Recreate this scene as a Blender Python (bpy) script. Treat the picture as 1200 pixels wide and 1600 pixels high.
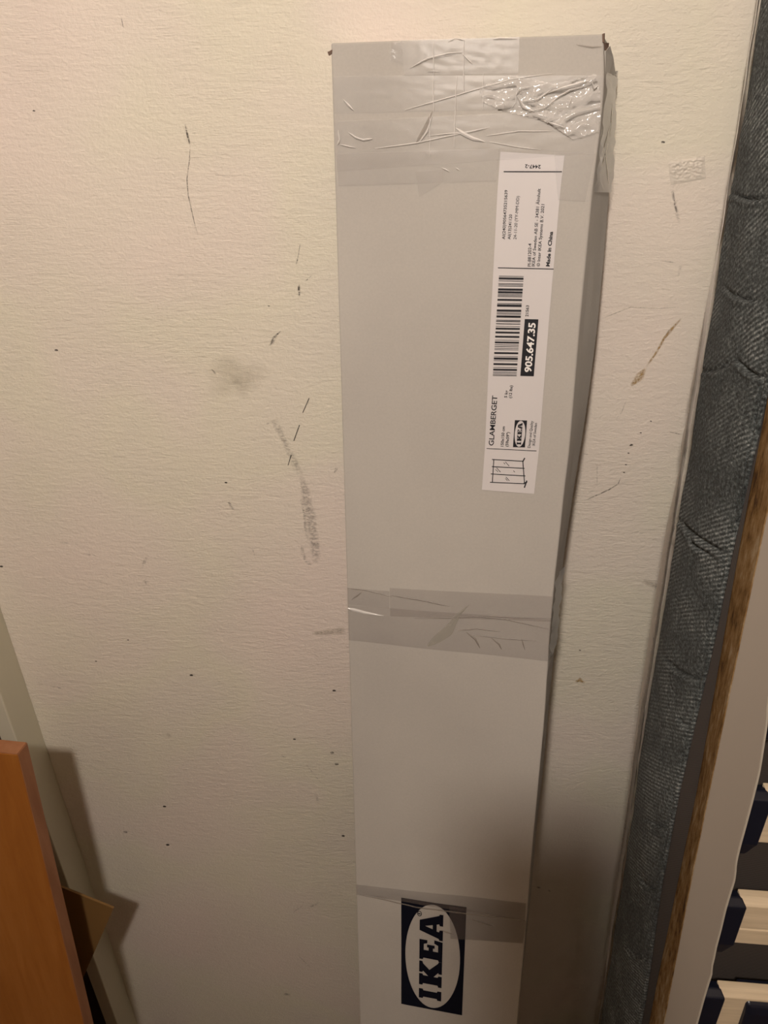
import bpy, bmesh, math, random
from mathutils import Vector, Matrix, noise
from mathutils.geometry import tessellate_polygon

random.seed(7)
for o in list(bpy.data.objects):
    bpy.data.objects.remove(o)
SC = bpy.context.scene
COL = SC.collection

# ------------------------------------------------------------------ camera
CAM = Vector((0.0, 0.0, 1.62))
F = 1200.0                                   # focal length in pixels of the 1200x1600 frame
RX = Vector((0.9961515753, 0.0362483898, -0.0798003334))
RY = Vector((0.0871519700, -0.5063057539, 0.8579388193))
RZ = Vector((-0.0093044672, -0.8615918627, -0.5075163929))
cd = bpy.data.cameras.new('camera'); cam = bpy.data.objects.new('camera', cd); COL.objects.link(cam)
cd.sensor_fit = 'VERTICAL'; cd.sensor_height = 32.0; cd.lens = 32.0 * F / 1600.0
cd.clip_start = 0.01
m3 = Matrix((RX, RY, RZ)) @ Matrix(((1, 0, 0), (0, -1, 0), (0, 0, -1)))
cam.matrix_world = Matrix.Translation(CAM) @ m3.to_4x4()
SC.camera = cam

# ------------------------------------------------------------------ world, lamp, exposure
w = bpy.data.worlds.new('world'); SC.world = w; w.use_nodes = True
w.node_tree.nodes['Background'].inputs[0].default_value = (1.0, 0.85, 0.7, 1)
w.node_tree.nodes['Background'].inputs[1].default_value = 0.004
LAMP = CAM + Vector((-0.11, -0.335, 0.445))
LAMP_COLOR = (1.0, 0.885, 0.795)
LAMP_STRENGTH = 850.0
LAMP_R = 0.036
SC.view_settings.view_transform = 'Standard'
SC.view_settings.look = 'None'
SC.view_settings.gamma = 1.0
SC.view_settings.use_curve_mapping = False
SC.view_settings.exposure = 0.0

# ------------------------------------------------------------------ pixel to point helpers
WALL_Y = 0.709


def ray(px, py):
    c = Vector((px - 600.0, py - 800.0, F))
    return Vector((RX.dot(c), RY.dot(c), RZ.dot(c)))


def at(px, py, y):
    """the point seen at a pixel on the upright plane at depth y"""
    v = ray(px, py)
    return CAM + v * (y / v.y)


def atx(px, py, x):
    v = ray(px, py)
    return CAM + v * (x / v.x)


LEAN = math.tan(math.radians(6.5))


def atl(px, py, off):
    """the point seen at a pixel on a plane that leans on the wall"""
    v = ray(px, py)
    s = (WALL_Y - off - LEAN * 0.1) / (v.y - LEAN * v.z)
    return CAM + v * s


def lean_y(z, off):
    return WALL_Y - off - LEAN * (0.1 - (z - CAM.z))


def project(p):
    d = p - CAM
    x = RX.x * d.x + RY.x * d.y + RZ.x * d.z
    y = RX.y * d.x + RY.y * d.y + RZ.y * d.z
    z = RX.z * d.x + RY.z * d.y + RZ.z * d.z
    return 600 + F * x / z, 800 + F * y / z


def interp(tab, y):
    if y <= tab[0][0]:
        a, b = tab[0], tab[1]
    elif y >= tab[-1][0]:
        a, b = tab[-2], tab[-1]
    else:
        for a, b in zip(tab, tab[1:]):
            if a[0] <= y <= b[0]:
                break
    return a[1] + (b[1] - a[1]) * (y - a[0]) / (b[0] - a[0])


# ------------------------------------------------------------------ object helpers
def obj(name, verts, faces, m, parent=None, smooth=False):
    me = bpy.data.meshes.new(name)
    me.from_pydata([tuple(v) for v in verts], [], faces)
    me.validate(); me.update()
    o = bpy.data.objects.new(name, me); COL.objects.link(o)
    if m: me.materials.append(m)
    if smooth:
        for p in me.polygons: p.use_smooth = True
    if parent: o.parent = parent
    return o


def objbm(name, bm, m, parent=None, smooth=False):
    me = bpy.data.meshes.new(name); bm.to_mesh(me); bm.free()
    o = bpy.data.objects.new(name, me); COL.objects.link(o)
    me.materials.append(m)
    if smooth:
        for p in me.polygons: p.use_smooth = True
    if parent: o.parent = parent
    return o


def thing(name, label, cat, group=None, loc=(0, 0, 0)):
    o = bpy.data.objects.new(name, None); COL.objects.link(o)
    o.empty_display_size = 0.05
    tag(o, label, cat, group)
    return o


def tag(o, label, cat=None, group=None):
    o['label'] = label
    if cat: o['category'] = cat
    if group: o['group'] = group
    return o


def structure(o, label=None):
    o['kind'] = 'structure'
    if label: o['label'] = label
    return o


def box_bm(x0, x1, y0, y1, z0, z1, bevel=0.0, seg=2):
    bm = bmesh.new()
    bmesh.ops.create_cube(bm, size=1)
    for v in bm.verts:
        v.co = Vector((x0 + (v.co.x + .5) * (x1 - x0), y0 + (v.co.y + .5) * (y1 - y0), z0 + (v.co.z + .5) * (z1 - z0)))
    if bevel:
        bmesh.ops.bevel(bm, geom=bm.edges[:], offset=bevel, segments=seg, affect='EDGES', profile=.5)
    return bm


def loft(sections, closed=True, caps=True):
    """rings of points -> verts, faces"""
    n = len(sections[0]); vs = [p for s in sections for p in s]; fs = []
    for i in range(len(sections) - 1):
        for j in range(n if closed else n - 1):
            k = (j + 1) % n
            fs.append((i * n + j, i * n + k, (i + 1) * n + k, (i + 1) * n + j))
    if caps and closed:
        fs.append(tuple(range(n - 1, -1, -1)))
        b = (len(sections) - 1) * n
        fs.append(tuple(b + j for j in range(n)))
    return vs, fs


def fix_normals(o):
    bm = bmesh.new(); bm.from_mesh(o.data)
    bmesh.ops.recalc_face_normals(bm, faces=bm.faces[:])
    bm.to_mesh(o.data); bm.free()
    return o


def bevel_mod(o, w, seg=2):
    b = o.modifiers.new('bevel', 'BEVEL'); b.width = w; b.segments = seg; b.limit_method = 'ANGLE'
    b.angle_limit = math.radians(40)
    return o


# ------------------------------------------------------------------ materials
def mat(name, color, rough=0.7, spec=0.3, metal=0.0):
    m = bpy.data.materials.new(name); m.use_nodes = True
    b = m.node_tree.nodes['Principled BSDF']
    b.inputs['Base Color'].default_value = (*color, 1)
    b.inputs['Roughness'].default_value = rough
    b.inputs['Specular IOR Level'].default_value = spec
    b.inputs['Metallic'].default_value = metal
    return m, m.node_tree, b


def nd(nt, t, **kw):
    n = nt.nodes.new(t)
    for k, v in kw.items():
        if k in n.inputs: n.inputs[k].default_value = v
        else: setattr(n, k, v)
    return n


def coords(nt, scale=(1, 1, 1), rot=(0, 0, 0)):
    tc = nd(nt, 'ShaderNodeTexCoord'); mp = nd(nt, 'ShaderNodeMapping')
    mp.inputs['Scale'].default_value = scale; mp.inputs['Rotation'].default_value = rot
    nt.links.new(tc.outputs['Object'], mp.inputs['Vector'])
    return mp.outputs['Vector']


def tex_noise(nt, scale, detail=4, rough=.55, vec=None, dist=0.0):
    n = nd(nt, 'ShaderNodeTexNoise')
    n.inputs['Scale'].default_value = scale; n.inputs['Detail'].default_value = detail
    n.inputs['Roughness'].default_value = rough; n.inputs['Distortion'].default_value = dist
    if vec is not None: nt.links.new(vec, n.inputs['Vector'])
    return n.outputs['Fac']


def ramp(nt, fac, stops):
    r = nd(nt, 'ShaderNodeValToRGB'); e = r.color_ramp.elements
    e[0].position = stops[0][0]; e[0].color = (*stops[0][1], 1)
    e[1].position = stops[-1][0]; e[1].color = (*stops[-1][1], 1)
    for p, c in stops[1:-1]:
        x = e.new(p); x.color = (*c, 1)
    nt.links.new(fac, r.inputs['Fac'])
    return r.outputs['Color']


def mathn(nt, op, a, b=None, clamp=False):
    n = nd(nt, 'ShaderNodeMath', operation=op); n.use_clamp = clamp
    for i, v in enumerate((a, b)):
        if v is None: continue
        if isinstance(v, (int, float)): n.inputs[i].default_value = v
        else: nt.links.new(v, n.inputs[i])
    return n.outputs[0]


def bump(nt, b, h, strength, dist, prev=None):
    n = nd(nt, 'ShaderNodeBump'); n.inputs['Strength'].default_value = strength
    n.inputs['Distance'].default_value = dist
    nt.links.new(h, n.inputs['Height'])
    if prev is not None: nt.links.new(prev, n.inputs['Normal'])
    nt.links.new(n.outputs[0], b.inputs['Normal'])
    return n.outputs[0]


def wall_material():
    m, nt, b = mat('wall_paint', (.72, .66, .57), .62, .25)
    v = coords(nt)
    blotch = tex_noise(nt, 4.2, 2, .5, v)
    nt.links.new(ramp(nt, blotch, [(.30, (.77, .68, .61)), (.48, (.75, .69, .60)), (.56, (.74, .70, .58)), (.70, (.73, .68, .59))]), b.inputs['Base Color'])
    strokes = tex_noise(nt, 1.0, 5, .62, coords(nt, (34, 34, 430)), 1.6)
    peel = tex_noise(nt, 330, 3, .6, v)
    lumps = tex_noise(nt, 75, 5, .65, coords(nt, (1, 1, 2.4)))
    where = tex_noise(nt, 6.0, 2, .5, v)
    wamt = ramp(nt, where, [(.38, (.15,) * 3), (.62, (1,) * 3)])
    s = mathn(nt, 'MULTIPLY', strokes, wamt)
    n1 = bump(nt, b, s, .6, .0011)
    n2 = bump(nt, b, peel, .8, .0009, n1)
    bump(nt, b, lumps, .62, .0018, n2)
    return m


def carton_material():
    m, nt, b = mat('grey_carton', (.55, .53, .50), .75, .2)
    fib = tex_noise(nt, 520, 3, .6, coords(nt))
    big = tex_noise(nt, 7, 3, .5, coords(nt))
    mixc = mathn(nt, 'ADD', mathn(nt, 'MULTIPLY', fib, .35), mathn(nt, 'MULTIPLY', big, .65))
    nt.links.new(ramp(nt, mixc, [(.3, (.41, .388, .358)), (.7, (.485, .462, .42))]), b.inputs['Base Color'])
    flute = tex_noise(nt, 1, 2, .5, coords(nt, (6, 6, 330)))
    n1 = bump(nt, b, flute, .12, .0006)
    bump(nt, b, fib, .12, .0003, n1)
    return m


def film_material(name, color, alpha, rough=.22, wr=60, bs=.5, bd=.0012, spec=.6):
    """clear or milky film: partly see-through body under a reflecting skin"""
    m, nt, b = mat(name, color, .8, 0.0)
    h = tex_noise(nt, wr, 3, .55, coords(nt, (1, 1, 1.6)), .8)
    bp = bump(nt, b, h, bs, bd)
    tr_ = nd(nt, 'ShaderNodeBsdfTransparent'); gl = nd(nt, 'ShaderNodeBsdfGlossy')
    gl.inputs['Roughness'].default_value = rough
    nt.links.new(bp, gl.inputs['Normal'])
    m1 = nd(nt, 'ShaderNodeMixShader'); m1.inputs[0].default_value = alpha
    nt.links.new(tr_.outputs[0], m1.inputs[1]); nt.links.new(b.outputs[0], m1.inputs[2])
    fr = nd(nt, 'ShaderNodeFresnel'); fr.inputs['IOR'].default_value = 1.1 + .45 * spec
    nt.links.new(bp, fr.inputs['Normal'])
    m2 = nd(nt, 'ShaderNodeMixShader')
    nt.links.new(fr.outputs[0], m2.inputs[0]); nt.links.new(m1.outputs[0], m2.inputs[1]); nt.links.new(gl.outputs[0], m2.inputs[2])
    out = nt.nodes['Material Output']
    nt.links.new(m2.outputs[0], out.inputs['Surface'])
    return m


M_WALL = wall_material()
M_CEIL, _, _ = mat('ceiling_paint', (.55, .47, .38), .8)
M_CARTON = carton_material()
M_SIDEWALL, _, _ = mat('side_wall_paint', (.34, .27, .20), .8, .2)


def kraft_material():
    m, nt, b = mat('kraft_inside', (.20, .14, .11), .85, .1)
    return m


M_KRAFT = kraft_material()
M_TAPE = film_material('clear_tape', (.52, .475, .43), .15, .34, 40, .35, .0008, .52)
M_TAPE2 = film_material('clear_tape_shiny', (.56, .51, .46), .14, .2, 70, .6, .0015, .9)
M_FOLD_GLINT = film_material('tape_fold_glint', (.95, .93, .90), .62, .16, 200, .4, .0008, 1.0)  # near-white body: the glint on the ridges is put into the colour
M_CREASE = film_material('tape_crease', (.33, .29, .25), .42, .4, 200, .3, .0005, .3)
M_PAPER, _, _ = mat('label_paper', (.60, .575, .57), .5, .35)
M_INK, _, _ = mat('black_ink', (.012, .012, .016), .5, .3)
M_NAVYINK, _, _ = mat('navy_ink', (.004, .005, .012), .7, .12)
M_WHITEINK, _, _ = mat('white_print', (.80, .78, .76), .5, .3)


def fabric_material():
    m, nt, b = mat('blue_grey_fabric', (.06, .08, .09), .95, .1)
    v = coords(nt)
    n1 = tex_noise(nt, 360, 4, .75, v)
    n2 = tex_noise(nt, 14, 3, .6, v)
    rib = nd(nt, 'ShaderNodeTexWave', wave_type='BANDS', bands_direction='Z', wave_profile='SIN')
    rib.inputs['Scale'].default_value = 88; rib.inputs['Distortion'].default_value = 1.4
    rib.inputs['Detail'].default_value = 3; rib.inputs['Detail Scale'].default_value = 2.4
    nt.links.new(coords(nt, (1, 1, 1), (math.radians(41), 0, 0)), rib.inputs['Vector'])
    mask = ramp(nt, n2, [(.40, (0.1,) * 3), (.60, (1,) * 3)])
    r2 = mathn(nt, 'MULTIPLY', rib.outputs['Fac'], mask)
    s = mathn(nt, 'ADD', mathn(nt, 'MULTIPLY', n1, .84), mathn(nt, 'MULTIPLY', r2, .17))
    nt.links.new(ramp(nt, s, [(.34, (.010, .012, .012)), (.46, (.050, .060, .060)), (.57, (.135, .155, .155)), (.70, (.38, .40, .39))]), b.inputs['Base Color'])
    b.inputs['Sheen Weight'].default_value = .12
    b.inputs['Sheen Roughness'].default_value = .6
    q = bump(nt, b, s, .9, .0022)
    return m


M_FABRIC = fabric_material()


def mesh_material():
    m, nt, b = mat('dust_mesh', (.05, .042, .036), .8, .2)
    sep = nd(nt, 'ShaderNodeSeparateXYZ'); nt.links.new(coords(nt), sep.inputs[0])
    k = 2 * math.pi / .0023
    sx = mathn(nt, 'SINE', mathn(nt, 'MULTIPLY', mathn(nt, 'ADD', sep.outputs[0], sep.outputs[2]), k))
    sz = mathn(nt, 'SINE', mathn(nt, 'MULTIPLY', mathn(nt, 'SUBTRACT', sep.outputs[0], sep.outputs[2]), k))
    p = mathn(nt, 'ADD', mathn(nt, 'MULTIPLY', mathn(nt, 'MULTIPLY', sx, sz), .5), .5)
    nt.links.new(ramp(nt, p, [(.25, (.030, .025, .022)), (.8, (.095, .080, .070))]), b.inputs['Base Color'])
    return m


M_MESH = mesh_material()


def chip_material():
    m, nt, b = mat('chipboard_edge', (.3, .2, .1), .8, .15)
    n = tex_noise(nt, 1, 5, .7, coords(nt, (160, 160, 60)))
    n2 = tex_noise(nt, 22, 2, .5, coords(nt))
    s = mathn(nt, 'ADD', mathn(nt, 'MULTIPLY', n, .6), mathn(nt, 'MULTIPLY', n2, .4))
    nt.links.new(ramp(nt, s, [(.36, (.07, .035, .015)), (.46, (.22, .125, .045)), (.54, (.30, .19, .085)), (.64, (.42, .32, .20))]), b.inputs['Base Color'])
    bump(nt, b, n, .5, .001)
    return m


M_CHIP = chip_material()
M_RAIL, _nt, _b = mat('cream_laminate', (.31, .27, .225), .55, .3)
bump(_nt, _b, tex_noise(_nt, 90, 2, .5, coords(_nt)), .08, .001)
M_RAILEDGE, _, _ = mat('rail_edge_band', (.46, .42, .35), .4, .4)
M_NAVY, _, _ = mat('navy_plastic', (.006, .008, .018), .35, .5)


def slat_material():
    m, nt, b = mat('pale_slat_wood', (.72, .57, .38), .55, .3)
    n = tex_noise(nt, 1, 4, .6, coords(nt, (14, 260, 260)))
    nt.links.new(ramp(nt, n, [(.3, (.58, .47, .32)), (.7, (.70, .58, .41))]), b.inputs['Base Color'])
    return m


M_SLAT = slat_material()


def board_material():
    m, nt, b = mat('orange_veneer', (.5, .2, .07), .42, .4)
    g = tex_noise(nt, 1, 5, .65, coords(nt, (70, 70, 3.0)), .6)
    g2 = tex_noise(nt, 1, 2, .5, coords(nt, (8, 8, 1.2)))
    s = mathn(nt, 'ADD', mathn(nt, 'MULTIPLY', g, .5), mathn(nt, 'MULTIPLY', g2, .5))
    nt.links.new(ramp(nt, s, [(.32, (.25, .080, .012)), (.5, (.32, .115, .020)), (.68, (.38, .15, .034))]), b.inputs['Base Color'])
    bump(nt, b, g, .08, .0005)
    return m


M_BOARD = board_material()
M_BOARDEDGE, _nt, _b = mat('board_edge_band', (.50, .22, .11), .5, .3)
_n = tex_noise(_nt, 1, 4, .6, coords(_nt, (60, 60, 9)))
_nt.links.new(ramp(_nt, _n, [(.3, (.26, .105, .045)), (.7, (.36, .165, .08))]), _b.inputs['Base Color'])
M_TRIM, _nt, _b = mat('old_trim_paint', (.60, .575, .455), .5, .3)
bump(_nt, _b, tex_noise(_nt, 1, 3, .6, coords(_nt, (120, 120, 8))), .15, .001)
M_HARD, _, _ = mat('brown_hardboard', (.19, .105, .035), .6, .25)
M_DOOR, _, _ = mat('dark_door', (.07, .045, .03), .6, .3)
M_FLOOR, _nt, _b = mat('floor_boards', (.10, .065, .04), .5, .3)
M_PHONE, _, _ = mat('phone_black', (.02, .02, .02), .3, .5)


def stain_material(name, color, lo, hi, maxa, scale=(300, 300, 300), soft=None):
    """thin wear mark: broken up by noise, faded to nothing at the rim of the mark"""
    m, nt, b = mat(name, color, .8, .1)
    n = tex_noise(nt, 1, 4, .7, coords(nt, scale))
    a = ramp(nt, n, [(lo, (0,) * 3), (hi, (maxa,) * 3)])
    at_ = nd(nt, 'ShaderNodeAttribute'); at_.attribute_name = 'fade'
    nt.links.new(mathn(nt, 'MULTIPLY', a, at_.outputs['Fac']), b.inputs['Alpha'])
    return m


M_SCUFF = stain_material('scuff_dark', (.05, .042, .035), .38, .60, .85, (500, 500, 900))
M_LINE = stain_material('scratch_line', (.035, .03, .025), .30, .45, .9, (700, 700, 300))
M_SMEAR = stain_material('grey_smear', (.27, .25, .235), .40, .66, .50, (260, 260, 420))
M_BLOT = stain_material('soft_smudge', (.42, .38, .30), .20, .85, .42, (40, 40, 40))
M_YELLOW = stain_material('ochre_stain', (.42, .27, .08), .28, .62, .75, (420, 420, 420))
M_FILL = stain_material('dull_filler', (.50, .46, .39), .25, .6, .5, (300, 300, 500))

# ------------------------------------------------------------------ the room
Z0 = 0.0; ZC = 2.60; XL = -1.25; XR = 0.95; YF = -2.4
TRIM_X = -0.540                            # right-hand face of the trim on the back wall
TRIM_Y = 0.659
TRIM_X0 = -0.5615


def slab(name, x0, x1, y0, y1, z0, z1, m, bevel=0):
    o = objbm(name, box_bm(x0, x1, y0, y1, z0, z1, bevel), m)
    return structure(o)


wall_back = slab('wall_back', TRIM_X0 - .005, XR + .1, WALL_Y, WALL_Y + .12, Z0, ZC, M_WALL)
slab('floor', XL - .1, XR + .1, YF - .1, WALL_Y + .12, Z0 - .08, Z0, M_FLOOR)
slab('ceiling', XL - .1, XR + .1, YF - .1, WALL_Y + .12, ZC, ZC + .08, M_CEIL)
slab('wall_left', XL - .1, XL, YF, WALL_Y + .12, Z0, ZC, M_SIDEWALL)
slab('wall_right', XR, XR + .1, YF, WALL_Y, Z0, ZC, M_SIDEWALL)
slab('wall_front', XL - .1, XR + .1, YF - .1, YF, Z0, ZC, M_SIDEWALL)
tr = slab('trim_1', TRIM_X0, TRIM_X, TRIM_Y, WALL_Y, Z0, ZC, M_TRIM, .0015)
tr['label'] = 'narrow greenish cream door casing at the left'
dr = slab('door_1', XL, TRIM_X0 - .005, WALL_Y + .02, WALL_Y + .06, Z0, ZC, M_DOOR)


# ---- wear marks on the wall: thin patches of their own
def mark(name, pts, widths, m, fade_ends=True, lift=.0003):
    """ribbon along a pixel polyline, laid on the wall, with width (pixels) at each point"""
    P = []
    # resample
    for (a, b), (wa, wb) in zip(zip(pts, pts[1:]), zip(widths, widths[1:])):
        n = max(2, int(math.hypot(b[0] - a[0], b[1] - a[1]) / 6))
        for k in range(n):
            t = k / n
            P.append((a[0] + (b[0] - a[0]) * t, a[1] + (b[1] - a[1]) * t, wa + (wb - wa) * t))
    P.append((*pts[-1], widths[-1]))
    vs, fs, fd = [], [], []
    N = len(P)
    for i, (x, y, wd) in enumerate(P):
        a = P[max(0, i - 1)]; b = P[min(N - 1, i + 1)]
        dx, dy = b[0] - a[0], b[1] - a[1]; l = math.hypot(dx, dy) or 1
        nx, ny = -dy / l, dx / l
        for j in range(5):
            s = (j - 2) / 4 * wd
            vs.append(at(x + nx * s, y + ny * s, WALL_Y - lift))
            e = 1 - abs(j - 2) / 2
            t = i / (N - 1); en = min(1, 6 * min(t, 1 - t) + .25) if fade_ends else 1
            fd.append((0, .8, 1)[int(e * 2)] * en)
    for i in range(N - 1):
        for j in range(4):
            k = i * 5 + j
            fs.append((k, k + 1, k + 6, k + 5))
    o = obj(name, vs, fs, m, wall_back)
    at_ = o.data.attributes.new('fade', 'FLOAT', 'POINT')
    for i, v in enumerate(fd): at_.data[i].value = v
    return o


def blot(name, cx, cy, rx, ry, m, lift=.0002):
    vs = [at(cx, cy, WALL_Y - lift)]; fd = [1.0]; fs = []
    n = 24; rings = ((.35, .8), (.7, .35), (1, 0))
    for q, (r, f) in enumerate(rings):
        for k in range(n):
            a = 2 * math.pi * k / n
            wob = 1 + .18 * math.sin(3 * a + cx) + .1 * math.sin(5 * a + cy)
            vs.append(at(cx + rx * r * math.cos(a) * wob, cy + ry * r * math.sin(a) * wob, WALL_Y - lift)); fd.append(f)
    for k in range(n):
        k2 = (k + 1) % n
        fs.append((0, 1 + k, 1 + k2))
        for q in range(2):
            fs.append((1 + q * n + k, 1 + (q + 1) * n + k, 1 + (q + 1) * n + k2, 1 + q * n + k2))
    o = obj(name, vs, fs, m, wall_back)
    at_ = o.data.attributes.new('fade', 'FLOAT', 'POINT')
    for i, v in enumerate(fd): at_.data[i].value = v
    return o


mark('scratch', [(289, 194), (293, 212), (297, 228)], [2, 4.5, 2], M_SCUFF)
mark('scratch', [(297, 228), (296, 250), (292, 280), (294, 305), (303, 345), (309, 368)], [1.5, 1.5, 2, 2, 1.6, 1], M_SCUFF)
mark('scuff_mark', [(469, 381), (466, 400), (463, 413)], [2, 1.6, 3], M_SCUFF)
mark('scuff_mark', [(467, 444), (467, 455), (468, 464)], [4, 5, 2], M_SCUFF)
mark('scuff_mark', [(486, 431), (478, 439)], [1.5, 3], M_SCUFF)
mark('scuff_mark', [(437, 518), (427, 530), (423, 541)], [2, 9, 8], M_SMEAR)
mark('scuff_mark', [(439, 517), (428, 527), (422, 540)], [1.5, 4, 3], M_SCUFF)
mark('scratch', [(483, 622), (473, 645)], [1.8, 1.6], M_LINE, False)
mark('scratch', [(468, 664), (459, 689)], [2.0, 1.8], M_LINE, False)
mark('scratch', [(455, 711), (450, 727)], [2.0, 1.5], M_LINE, False)
mark('smear', [(411, 664), (431, 657)], [2, 6], M_SMEAR)
mark('smear', [(428, 657), (440, 680), (450, 703), (462, 727), (470, 743)], [14, 10, 11, 13, 14], M_SMEAR)
mark('smear', [(470, 743), (477, 765), (479, 782), (485, 810), (488, 830), (493, 855), (494, 880)], [8, 16, 18, 22, 18, 18, 12], M_SMEAR)
mark('scuff_mark', [(470, 780), (475, 800), (477, 825), (481, 845)], [5, 5, 5, 4], M_SMEAR)
mark('scuff_mark', [(472, 852), (473, 866), (479, 879), (488, 882)], [7, 6, 6, 5], M_SMEAR)
mark('scuff_mark', [(526, 731), (522, 739)], [6, 2], M_SCUFF)
mark('scuff_mark', [(357, 783), (360, 790), (366, 798)], [4, 4, 4], M_SMEAR)
mark('scuff_mark', [(356, 785), (361, 787)], [3, 3], M_SCUFF)
mark('scuff_mark', [(231, 867), (226, 877), (222, 888)], [2, 7, 3], M_SMEAR)
mark('scuff_mark', [(223, 908), (233, 909)], [4, 3], M_SMEAR)
mark('scuff_mark', [(226, 905), (229, 914)], [3, 3], M_SMEAR)
mark('scuff_mark', [(93, 847), (108, 849)], [3, 2.5], M_SMEAR)
mark('scuff_mark', [(130, 866), (150, 868)], [2, 2], M_SMEAR)
mark('scuff_mark', [(189, 26), (193, 44)], [1.5, 1.6], M_SCUFF)
mark('scuff_mark', [(394, 857), (398, 868)], [4, 2], M_SMEAR)
mark('scuff_mark', [(331, 578), (338, 585)], [3, 3], M_SMEAR)
mark('scuff_mark', [(330, 577), (337, 583)], [2, 2.5], M_SCUFF)
mark('scratch', [(478, 1194), (502, 1224)], [2, 1.5], M_SMEAR)
mark('scuff_mark', [(493, 1240), (498, 1256)], [4, 5], M_SMEAR)
mark('scuff_mark', [(484, 1417), (492, 1414), (498, 1410)], [4, 5, 3], M_SMEAR)
mark('scuff_mark', [(455, 1428), (474, 1414)], [2, 2], M_SMEAR)
mark('scratch', [(465, 1492), (485, 1512)], [2, 2], M_SMEAR)
mark('scuff_mark', [(59, 1067), (66, 1069)], [3, 3], M_SMEAR)
mark('scuff_mark', [(78, 1072), (98, 1076)], [2, 2.5], M_SMEAR)
mark('scuff_mark', [(439, 1180), (447, 1184)], [4, 3], M_SMEAR)
mark('scuff_mark', [(443, 1553), (453, 1554)], [4, 4], M_SCUFF)
mark('scuff_mark', [(830, 1384), (836, 1385)], [0.5, .5], M_SCUFF)
mark('scuff_mark', [(838, 1386), (845, 1387)], [3, 4], M_SCUFF)
mark('scuff_mark', [(856, 1391), (861, 1393)], [3, 3], M_SCUFF)
for x, y, r in [(53, 173, 2), (88, 547, 2.5), (196, 1300, 3), (262, 1320, 2.5), (299, 1055, 2.5), (522, 1079, 2.5), (536, 1306, 2.5), (519, 1176, 3), (526, 1194, 3),
                (1036, 222, 3), (257, 1260, 2.5), (2, 885, 2.5), (1017, 658, 1.5), (353, 754, 2), (200, 1000, 1.5), (150, 1033, 1.5), (1001, 676, 1.5), (985, 696, 1.5), (987, 695, 2), (982, 708, 1.5), (978, 726, 1.5), (975, 738, 1.5), (906, 1016, 1.5), (420, 478, 1.5), (460, 1155, 2)]:
    mark('speck', [(x - r, y), (x, y), (x + r, y + .5)], [r, r * 1.6, r], M_LINE if r < 2.6 else M_SCUFF, False)
blot('smudge', 366, 588, 52, 34, M_BLOT)
blot('smudge', 380, 604, 26, 18, M_BLOT)
mark('smear', [(488, 990), (540, 985)], [6, 14], M_FILL)
mark('scuff_mark', [(260, 1148), (268, 1150)], [6, 5], M_FILL)
# right-hand stretch of the wall
mark('stain', [(1009, 575), (1000, 588), (986, 603)], [4, 15, 5], M_YELLOW)
mark('stain', [(1064, 498), (1048, 516), (1038, 528), (1026, 550), (1010, 573)], [3, 6, 5, 4, 4], M_YELLOW)
mark('scuff_mark', [(1048, 512), (1038, 528), (1030, 540)], [3, 3, 2], M_SMEAR)
mark('scuff_mark', [(1050, 296), (1054, 315), (1058, 335), (1062, 349)], [6, 6, 7, 5], M_SMEAR)
mark('scuff_mark', [(1052, 300), (1054, 318), (1058, 333)], [2, 2, 3], M_SCUFF)
mark('scuff_mark', [(1032, 408), (1055, 410)], [1.5, 2.5], M_SMEAR)
mark('scuff_mark', [(1063, 415), (1060, 432)], [6, 4], M_SMEAR)
mark('scratch', [(918, 780), (950, 766), (966, 756), (970, 746)], [1.6, 2, 2, 1.6], M_SCUFF)
mark('scratch', [(978, 627), (971, 645), (963, 654)], [2, 1.5, 2], M_SMEAR)
mark('scratch', [(1046, 675), (1066, 679)], [1.5, 2], M_SCUFF)
mark('scratch', [(905, 707), (925, 712)], [1.5, 1.5], M_SMEAR)
mark('scratch', [(933, 722), (933, 758)], [1.5, 1.5], M_SMEAR)
mark('stain', [(899, 1066), (906, 1062), (914, 1068)], [4, 8, 4], M_YELLOW)
mark('scratch', [(940, 498), (985, 480), (1030, 482), (1060, 480)], [1.5, 2, 1.5, 1.5], M_FILL)
mark('smear', [(1005, 908), (1032, 918)], [10, 12], M_FILL)


# patch of wrinkled filler on the wall near (1073, 265)
def filler_patch():
    nx, ny = 34, 24
    c = [(1044, 253), (1101, 244), (1103, 279), (1048, 289)]
    vs, fs = [], []
    for j in range(ny + 1):
        for i in range(nx + 1):
            u, v = i / nx, j / ny
            x = (c[0][0] * (1 - u) + c[1][0] * u) * (1 - v) + (c[3][0] * (1 - u) + c[2][0] * u) * v
            y = (c[0][1] * (1 - u) + c[1][1] * u) * (1 - v) + (c[3][1] * (1 - u) + c[2][1] * u) * v
            e = min(1, 9 * min(u, 1 - u, v, 1 - v))
            h = noise.noise(Vector((u * 8 + v * 6, v * 12 - u * 7, 3)))
            h = (1 - abs(h) * 3.2)
            vs.append(at(x, y, WALL_Y - .0002 - e * .0020 * max(0, h) * (1.1 - .8 * v)))
    for j in range(ny):
        for i in range(nx):
            k = j * (nx + 1) + i
            fs.append((k, k + nx + 1, k + nx + 2, k + 1))
    o = obj('filler_patch', vs, fs, M_PATCH, wall_back, True)
    return o


M_PATCH, _, _ = mat('wall_patch', (.66, .61, .53), .5, .35)
filler_patch()

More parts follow.
